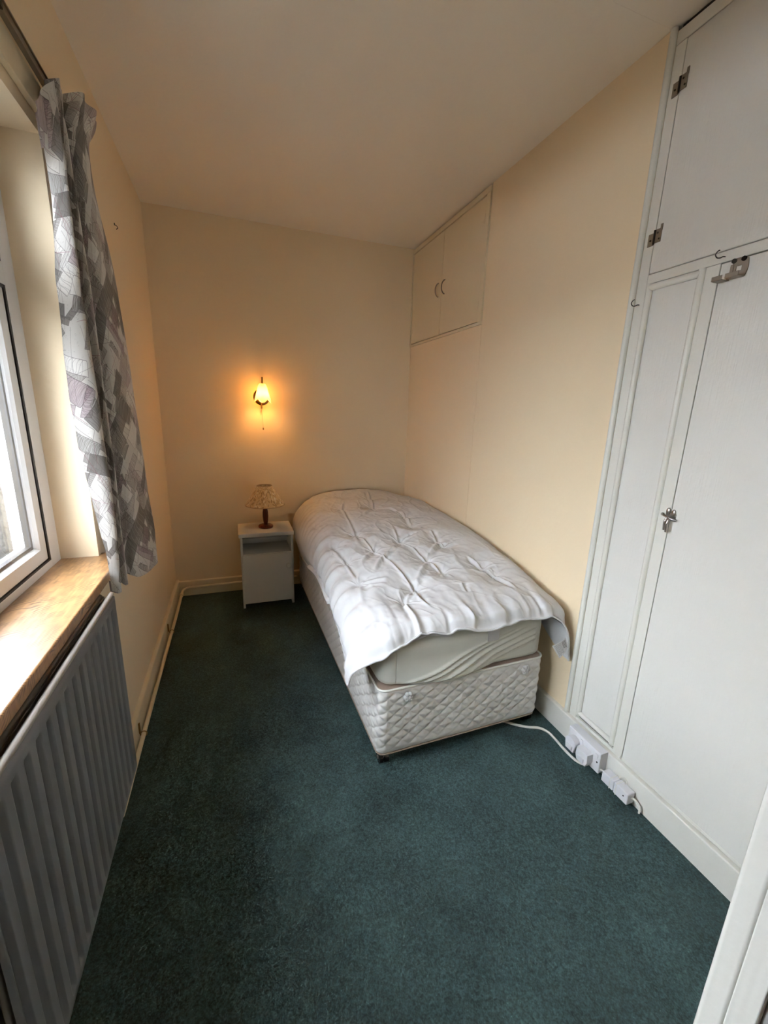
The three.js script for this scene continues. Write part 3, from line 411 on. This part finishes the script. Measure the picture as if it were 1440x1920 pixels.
    creases.forEach((c, n) => { const [e, t] = segDist(x, z, c); if (Math.abs(e) < 0.08) { const f = smooth(0, 0.12, t) * (1 - smooth(0.85, 1, t)) * (0.6 + 0.5 * vnoise(t * 7, n * 3.1, 17)), s = n % 2 ? -1 : 1, q = e * s; h += f * (0.0095 * Math.exp(-(e * e) / (2 * 0.0048 * 0.0048)) - 0.0085 * Math.exp(-((q - 0.013) ** 2) / (2 * 0.008 * 0.008)) - 0.004 * Math.exp(-(e * e) / (2 * 0.03 * 0.03))); } });
    soft.forEach((c, n) => { const [e, t] = segDist(x, z, c); if (Math.abs(e) < 0.08) { const f = smooth(0, 0.2, t) * (1 - smooth(0.7, 1, t)); h += f * (0.0065 * Math.exp(-(e * e) / (2 * 0.007 ** 2)) - 0.005 * Math.exp(-((e - 0.02) ** 2) / (2 * 0.012 ** 2))); } });
    const wx = x + 0.03 * vnoise(x * 12, z * 10, 41), wz = z + 0.04 * vnoise(x * 9, z * 11, 43), rid = 1 - Math.abs(2 * vnoise(wx * 11 + wz * 3, wz * 6 - wx * 4, 45) - 1), rid2 = 1 - Math.abs(2 * vnoise(wx * 17 - wz * 9, wz * 13 + wx * 5, 47) - 1);
    h += 0.0024 * Math.pow(rid, 8) + 0.0015 * Math.pow(rid2, 8);
    h *= onTop;
    // gathers running in from the foot hem and soft folds down the hanging side
    const toFoot = 1.84 - z, gx = x + 0.05 * (vnoise(x * 7, z * 9, 21) - 0.5) + 0.10 * toFoot * (vnoise(x * 4, 1.7, 22) - 0.5), ga = vnoise(gx * 34, z * 2.5, 23) - 0.5, gb = vnoise(gx * 62, z * 4, 25) - 0.5, near = smooth(-0.006, 0.03, toFoot) * smooth(0.10, 0.26, u);
    h += near * (0.030 * ga * Math.exp(-toFoot / 0.11) + 0.016 * gb * Math.exp(-toFoot / 0.06) + 0.028 * smooth(0, 0.045, toFoot) * Math.exp(-toFoot / 0.08)) * (1 - smooth(0.9, 0.97, u));
    h += 0.007 * Math.sin(z * 46 + 4 * vnoise(z * 4, u * 8, 27)) * smooth(0.34, 0.08, u) * smooth(0.0, 0.06, u) * smooth(0.5, 1.2, z) + 0.003 * Math.sin(z * 95 + u * 10) * smooth(0.3, 0.08, u) * smooth(0.0, 0.06, u);
    h += 0.008 * (vnoise(x * 9, z * 7, 29) - 0.5) + 0.0032 * (vnoise(x * 26 + z * 12, z * 20 - x * 8, 33) - 0.5) + 0.0018 * (vnoise(x * 60 - z * 25, z * 30 + x * 30, 37) - 0.5);
    return h; };
  const NU = 330, NV = 420, C = [], N = [];
  for (let j = 0; j <= NV; j++) for (let i = 0; i <= NU; i++) { const u = i / NU, v = j / NV, P = base(u, v), e = 1e-3, a = base(Math.min(1, u + e), v).sub(base(Math.max(0, u - e), v)), b = base(u, Math.min(1, v + e)).sub(base(u, Math.max(0, v - e))), n = b.cross(a).normalize(); if (n.y < -0.2) n.negate(); C.push(P); N.push(n); }
  const idx = (u, v) => Math.round(v * NV) * (NU + 1) + Math.round(u * NU);
  const edge = (u, v) => smooth(0, 0.05, u) * smooth(0, 0.05, 1 - u) * smooth(0, 0.022, 1 - v) * smooth(0, 0.03, v);
  const top = (u, v) => { const k = idx(u, v), P = C[k], q = P.clone().addScaledVector(N[k], relief(u, v, P) - 0.010 * (1 - edge(u, v))); q.x = Math.min(q.x, W - 0.004); return [q.x, q.y, q.z]; };
  const g = grid(NU, NV, top, (u, v) => [u * 1.25, v * 1.8]);
  const thick = (u, v) => { const k = idx(u, v), e = edge(u, v), q = C[k].clone().addScaledVector(N[k], -0.010 - 0.020 * e * smooth(0.05, 0.3, u) * smooth(0, 0.14, 1 - v) - 0.005 * e); q.x = Math.min(q.x, W - 0.008); return [q.x, q.y, q.z]; };
  const under = grid(110, 140, thick, (u, v) => [u * 1.25, v * 1.8]);
  const A = flip(g), B = under; // outer face up, inner face down
  part('cover', A, M.duvet, d); part('underside', B, M.duvet, d);
  const line = (f) => Array.from({ length: 90 }, (_, i) => V(...f(i / 89)));
  const seam = (u, v) => { const q = top(u, v); q[0] = Math.min(q[0], W - 0.007); return q; };
  part('hem_piping', tube(line((t) => seam(t, 1)), 0.0042, 260, 8), M.duvet, d); part('hem_piping', tube(line((t) => seam(0, t)), 0.0042, 260, 8), M.duvet, d);
  // care tag sewn into the right foot corner
  const tagMat = std(0xffffff, 0.7, { side: THREE.DoubleSide, map: canvasTex(256, 256, (c, w, h) => { const r = rng(9); c.fillStyle = '#e9e9ec'; c.fillRect(0, 0, w, h); c.fillStyle = '#4a4a4e'; for (let k = 0; k < 5; k++) c.fillRect(20 + k * 0, 20 + k * 17, 190 - k * 10, 8); c.fillStyle = '#8b8b90'; for (let k = 0; k < 9; k++) { let x = 20; while (x < 220) { const l = 8 + r() * 24; c.fillRect(x, 112 + k * 14, l, 5); x += l + 7; } } }, 1, 1) });
  const tc = [[1.622, 0.452, 1.856], [1.545, 0.437, 1.868], [1.592, 0.374, 1.868], [1.640, 0.405, 1.856]]; // corners of the hanging tag, sewn edge first
  const tg = grid(8, 8, (u, v) => [lerp(lerp(tc[0][0], tc[1][0], u), lerp(tc[3][0], tc[2][0], u), v), lerp(lerp(tc[0][1], tc[1][1], u), lerp(tc[3][1], tc[2][1], u), v), lerp(tc[0][2], tc[1][2], u) + 0.003 * Math.sin(u * 3)], (u, v) => [v, 1 - u]);
  const ct = part('care_tag', tg, tagMat, d); ct.userData.label = 'white printed care tag';
}

// ---------------------------------------------------------------- bedside cabinet with lamp
{ const x0 = 0.430, x1 = 0.762, z0 = 0.078, z1 = 0.328, b = thing('bedside_cabinet', 'small white bedside cabinet with open shelf above a round-knobbed door', 'cabinet', [x0, 0, z0]);
  const w = x1 - x0, dz = z1 - z0, yTop = 0.488, T = 0.014;
  const S = (a, c, e, f, g, h, r = 0.001) => slab(a, c, e, f, g, h, r);
  part('side_panel', S(0, T, 0, yTop, 0, dz), M.laminate, b); part('side_panel', S(w - T, w, 0, yTop, 0, dz), M.laminate, b);
  part('top', S(-0.009, w + 0.006, yTop, 0.514, -0.012, dz + 0.004, 0.004), M.laminate, b);
  part('shelf', S(T, w - T, 0.358, 0.372, 0.004, dz - 0.004), M.laminate, b); part('shelf', S(T, w - T, 0.428, 0.436, 0.004, dz * 0.42), M.laminate, b);
  part('back_panel', S(T, w - T, 0.04, yTop, 0.002, 0.008), M.laminate, b); part('bottom', S(T, w - T, 0.045, 0.058, 0.006, dz - 0.02), M.laminate, b);
  const door = part('door', S(T + 0.0015 - 0.006, w - T + 0.004, 0.034, 0.370, dz - 0.003, dz + 0.011, 0.002), M.laminate, b);
  part('knob', lathe([[0, 0.022], [0.008, 0.021], [0.012, 0.022], [0.0165, 0.019], [0.017, 0.015], [0.010, 0.010], [0.008, 0]]).rotateX(Math.PI / 2).translate(w - 0.036, 0.286, dz + 0.011), phy(lin(0.70, 0.68, 0.60), 0.3), door);
  const cx = 0.599, cz = 0.205;
  const mat = tag(part('placemat', new THREE.ExtrudeGeometry((() => { const s = new THREE.Shape(); s.absellipse(0, 0, 0.158, 0.112, 0, 6.2832); return s; })(), { depth: 0.0014, bevelEnabled: false, curveSegments: 48 }).rotateX(-Math.PI / 2), std(lin(0.40, 0.37, 0.30), 0.7), scene), 'flat oval grey mat under the lamp on the white cabinet top', 'mat'); mat.position.set(cx - 0.002, 0.5142, cz);
  const l = thing('table_lamp', 'unlit table lamp with turned red-brown stem and mottled cream cone shade on the bedside cabinet', 'lamp', [cx, 0.5157, cz]);
  part('base', lathe([[0, 0], [0.045, 0], [0.0475, 0.004], [0.0475, 0.012], [0.043, 0.018], [0.020, 0.021], [0, 0.022]]), M.redWood, l);
  part('stem', lathe([[0, 0.020], [0.0135, 0.020], [0.012, 0.026], [0.0165, 0.050], [0.0185, 0.078], [0.0175, 0.105], [0.014, 0.128], [0.014, 0.134], [0, 0.134]]), M.redWood, l);
  part('lamp_holder', merge(cyl(0.012, 0.012, 0.034, 0, 0.148, 0, 20), new THREE.SphereGeometry(0.022, 20, 14).translate(0, 0.188, 0)), phy(lin(0.8, 0.78, 0.72), 0.3), l);
  const sh = part('shade', lathe([[0.047, 0.284], [0.060, 0.262], [0.126, 0.158], [0.1245, 0.158], [0.0585, 0.262], [0.0455, 0.284]], 64), M.lampShade, l);
  part('shade_trim', new THREE.TorusGeometry(0.0468, 0.0026, 8, 48).rotateX(Math.PI / 2).translate(0, 0.284, 0), std(lin(0.50, 0.34, 0.18), 0.6), sh); part('shade_trim', new THREE.TorusGeometry(0.1255, 0.0026, 8, 64).rotateX(Math.PI / 2).translate(0, 0.158, 0), std(lin(0.50, 0.34, 0.18), 0.6), sh);
  part('shade_carrier', merge(...[0, 1, 2].map((k) => tube([V(0.012, 0.17, 0), V(0.03, 0.22, 0), V(0.047, 0.283, 0)], 0.0012, 8, 6).rotateY(k * 2.094))), M.steel, l);
}

// ---------------------------------------------------------------- lit wall lamp
{ const l = thing('wall_lamp', 'lit brass wall lamp with frosted tulip glass shade and pull cord on the back wall', 'lamp', [0.616, 1.365, 0]);
  part('back_plate', lathe([[0, 0.010], [0.030, 0.010], [0.042, 0.007], [0.0515, 0.003], [0.054, 0]]).rotateX(Math.PI / 2), M.brass, l);
  part('arm', merge(tube([V(0, 0.0, 0.008), V(0, 0.03, 0.02), V(0, 0.080, 0.05), V(0, 0.106, 0.085), V(0, 0.104, 0.106), V(0, 0.078, 0.110)], 0.0042, 30, 10), cyl(0.0045, 0.0045, 0.045, 0, 0.100, 0.110, 12), lathe([[0, 0.085], [0.008, 0.084], [0.0125, 0.078], [0.0135, 0.064], [0.0, 0.064]]).translate(0, 0, 0.110)), M.brass, l);
  const shadeR = (h) => 0.016 + 0.016 * Math.pow(clamp(h / 0.03, 0, 1), 0.6) + 0.015 * smooth(0.02, 0.115, h);
  const sg = grid(96, 30, (u, v) => { const a = u * Math.PI * 2 + 0.3, lobe = Math.cos(a * 4), h = v * (0.118 - 0.020 * (1 - lobe) * 0.5 * smooth(0.4, 1, v)), r = shadeR(h) * (1 + 0.10 * lobe * smooth(0.2, 1, v)); return [r * Math.cos(a), 0.082 - h, 0.110 + r * Math.sin(a)]; });
  const glassShade = part('glass_shade', sg, phy(lin(0.93, 0.80, 0.50), 0.6, { transmission: 0.36, thickness: 0, side: THREE.DoubleSide }), l);
  part('shade_rim', tube(Array.from({ length: 96 }, (_, i) => { const a = i / 96 * Math.PI * 2 + 0.3, lobe = Math.cos(a * 4), h = 0.118 - 0.010 * (1 - lobe), r = shadeR(h) * (1 + 0.10 * lobe); return V(r * Math.cos(a), 0.082 - h, 0.110 + r * Math.sin(a)); }), 0.0016, 192, 6, true), phy(lin(0.95, 0.86, 0.62), 0.3, { transmission: 0.4, thickness: 0 }), glassShade);
  part('switch', merge(cyl(0.0052, 0.0052, 0.05, -0.004, -0.05, 0.030, 14), tube([V(0, -0.01, 0.008), V(-0.002, -0.02, 0.02), V(-0.004, -0.03, 0.030)], 0.005, 12, 10)), M.brass, l);
  const cord = part('pull_cord', tube([V(-0.004, -0.074, 0.030), V(-0.001, -0.14, 0.030), V(0.002, -0.20, 0.030)], 0.0009, 12, 6), std(lin(0.5, 0.36, 0.2), 0.6), l);
  part('toggle', lathe([[0, 0.008], [0.003, 0.006], [0.0045, -0.002], [0.0035, -0.007], [0, -0.008]], 16).translate(0.002, -0.206, 0.030), M.brass, cord);
  const bulb = part('bulb', lathe([[0, -0.026], [0.011, -0.023], [0.0175, -0.012], [0.0185, 0], [0.014, 0.016], [0.009, 0.028], [0.009, 0.04], [0, 0.04]], 28).translate(0, 0.012, 0.110), std(0xffffff, 0.4, { emissive: new THREE.Color().setRGB(1, 0.74, 0.36), emissiveIntensity: 1.6 }), l);
  const p = new THREE.PointLight(new THREE.Color().setRGB(1, 0.47, 0.13), LAMP_POWER, 0, 2); p.position.set(0, 0.016, 0.110); p.castShadow = true; p.shadow.radius = 0.9; p.name = 'wall_lamp_light'; l.add(p);
}

// ---------------------------------------------------------------- sockets and flexes along the right skirting
{ const X = W - 0.018; // face of the skirting
  const s = thing('wall_socket', 'white surface-mounted double socket on the right skirting beside the wardrobe', 'socket', [X, 0.066, 2.012]);
  part('box', slab(-0.030, 0, -0.042, 0.042, -0.076, 0.076, 0.002), M.plastic, s);
  part('face_plate', slab(-0.038, -0.029, -0.043, 0.043, -0.077, 0.077, 0.003), M.plastic, s);
  for (const z of [-0.068, 0.066]) part('screw', cyl(0.003, 0.003, 0.002, 0, 0, 0, 12).rotateZ(Math.PI / 2).translate(-0.0385, 0.0, z), M.darkMetal, s);
  for (const z of [-0.01, 0.062]) part('rocker_switch', slab(-0.041, -0.037, 0.016, 0.032, z - 0.007, z + 0.005, 0.001), M.plastic, s);
  const plug = (name, z, label, h, round) => { const p = thing(name, label, 'plug', [X - 0.0385, 0.062, z], undefined);
    const sh = new THREE.Shape(); if (round) { sh.moveTo(-0.023, 0.004); sh.absarc(0, 0.004, 0.023, Math.PI, 0, true); sh.lineTo(0.018, -0.026); sh.lineTo(-0.018, -0.026); sh.closePath(); } else { sh.moveTo(-0.024, 0.020); sh.lineTo(0.024, 0.020); sh.lineTo(0.026, -0.010); sh.lineTo(0.019, -0.028); sh.lineTo(-0.019, -0.028); sh.lineTo(-0.026, -0.010); sh.closePath(); }
    part('body', new THREE.ExtrudeGeometry(sh, { depth: h, bevelEnabled: true, bevelSize: 0.002, bevelThickness: 0.002, bevelSegments: 2, curveSegments: 16 }).rotateY(-Math.PI / 2).translate(-0.002, 0, 0), M.plastic, p);
    part('grip', slab(-h - 0.008, -h - 0.002, -0.022, -0.004, -0.014, 0.014, 0.002), M.plastic, p);
    part('flex_grip', merge(cyl(0.0042, 0.0042, 0.012, -h * 0.5, -0.033, 0, 12)), M.plastic, p); return p; };
  plug('mains_plug', 1.972, 'rounded white plug in the socket half nearer the bed', 0.022, true);
  plug('mains_plug', 2.034, 'squarer white plug in the socket half nearer the camera, feeding the flex under the bed', 0.026, false);
  tag(part('bed_flex', tube([V(1.635, 0.026, 2.034), V(1.628, 0.010, 2.028), V(1.617, 0.0058, 2.012), V(1.610, 0.0056, 1.985), V(1.609, 0.0056, 1.94), V(1.613, 0.0056, 1.88), V(1.610, 0.0056, 1.845), V(1.590, 0.0056, 1.816), V(1.548, 0.0056, 1.798), V(1.50, 0.0056, 1.765), V(1.44, 0.0056, 1.71)], 0.0052, 120, 10), M.cable, scene), 'cream flex curving over the carpet from the socket to under the bed', 'cable').name = 'power_flex';
  const j = thing('cable_connector', 'white plastic in-line cable connector block tied against the right skirting', 'connector', [X - 0.022, 0.036, 2.163]);
  part('body', merge(slab(-0.017, 0.017, -0.021, 0.021, -0.058, -0.008, 0.004), slab(-0.0175, 0.0175, -0.022, 0.022, -0.006, 0.050, 0.004)), M.plastic, j);
  for (const z of [-0.022, 0.004]) part('tie', slab(-0.0185, 0.0185, -0.0225, 0.0228, z - 0.001, z + 0.001, 0.0004), M.cable, j);
  part('tie_loop', tube([V(0.012, 0.021, -0.012), V(0.014, 0.034, -0.004), V(0.015, 0.036, 0.008), V(0.014, 0.030, 0.016), V(0.012, 0.021, 0.012)], 0.0022, 24, 8), M.cable, j);
  part('screw', cyl(0.0025, 0.0025, 0.002, 0, 0, 0, 10).rotateZ(Math.PI / 2).translate(-0.0180, 0.004, 0.034), M.darkMetal, j);
  part('lead', tube([V(0.0, 0.0, -0.056), V(-0.004, 0.006, -0.066), V(-0.006, 0.002, -0.078), V(0.0, -0.012, -0.088)], 0.0032, 20, 8), M.cable, j);
  part('lead', tube([V(0.002, 0.004, 0.048), V(0.004, 0.006, 0.062), V(0.010, -0.008, 0.076), V(0.008, -0.030, 0.080)], 0.0034, 20, 8), M.cable, j);
}
renderer.render(scene, camera);
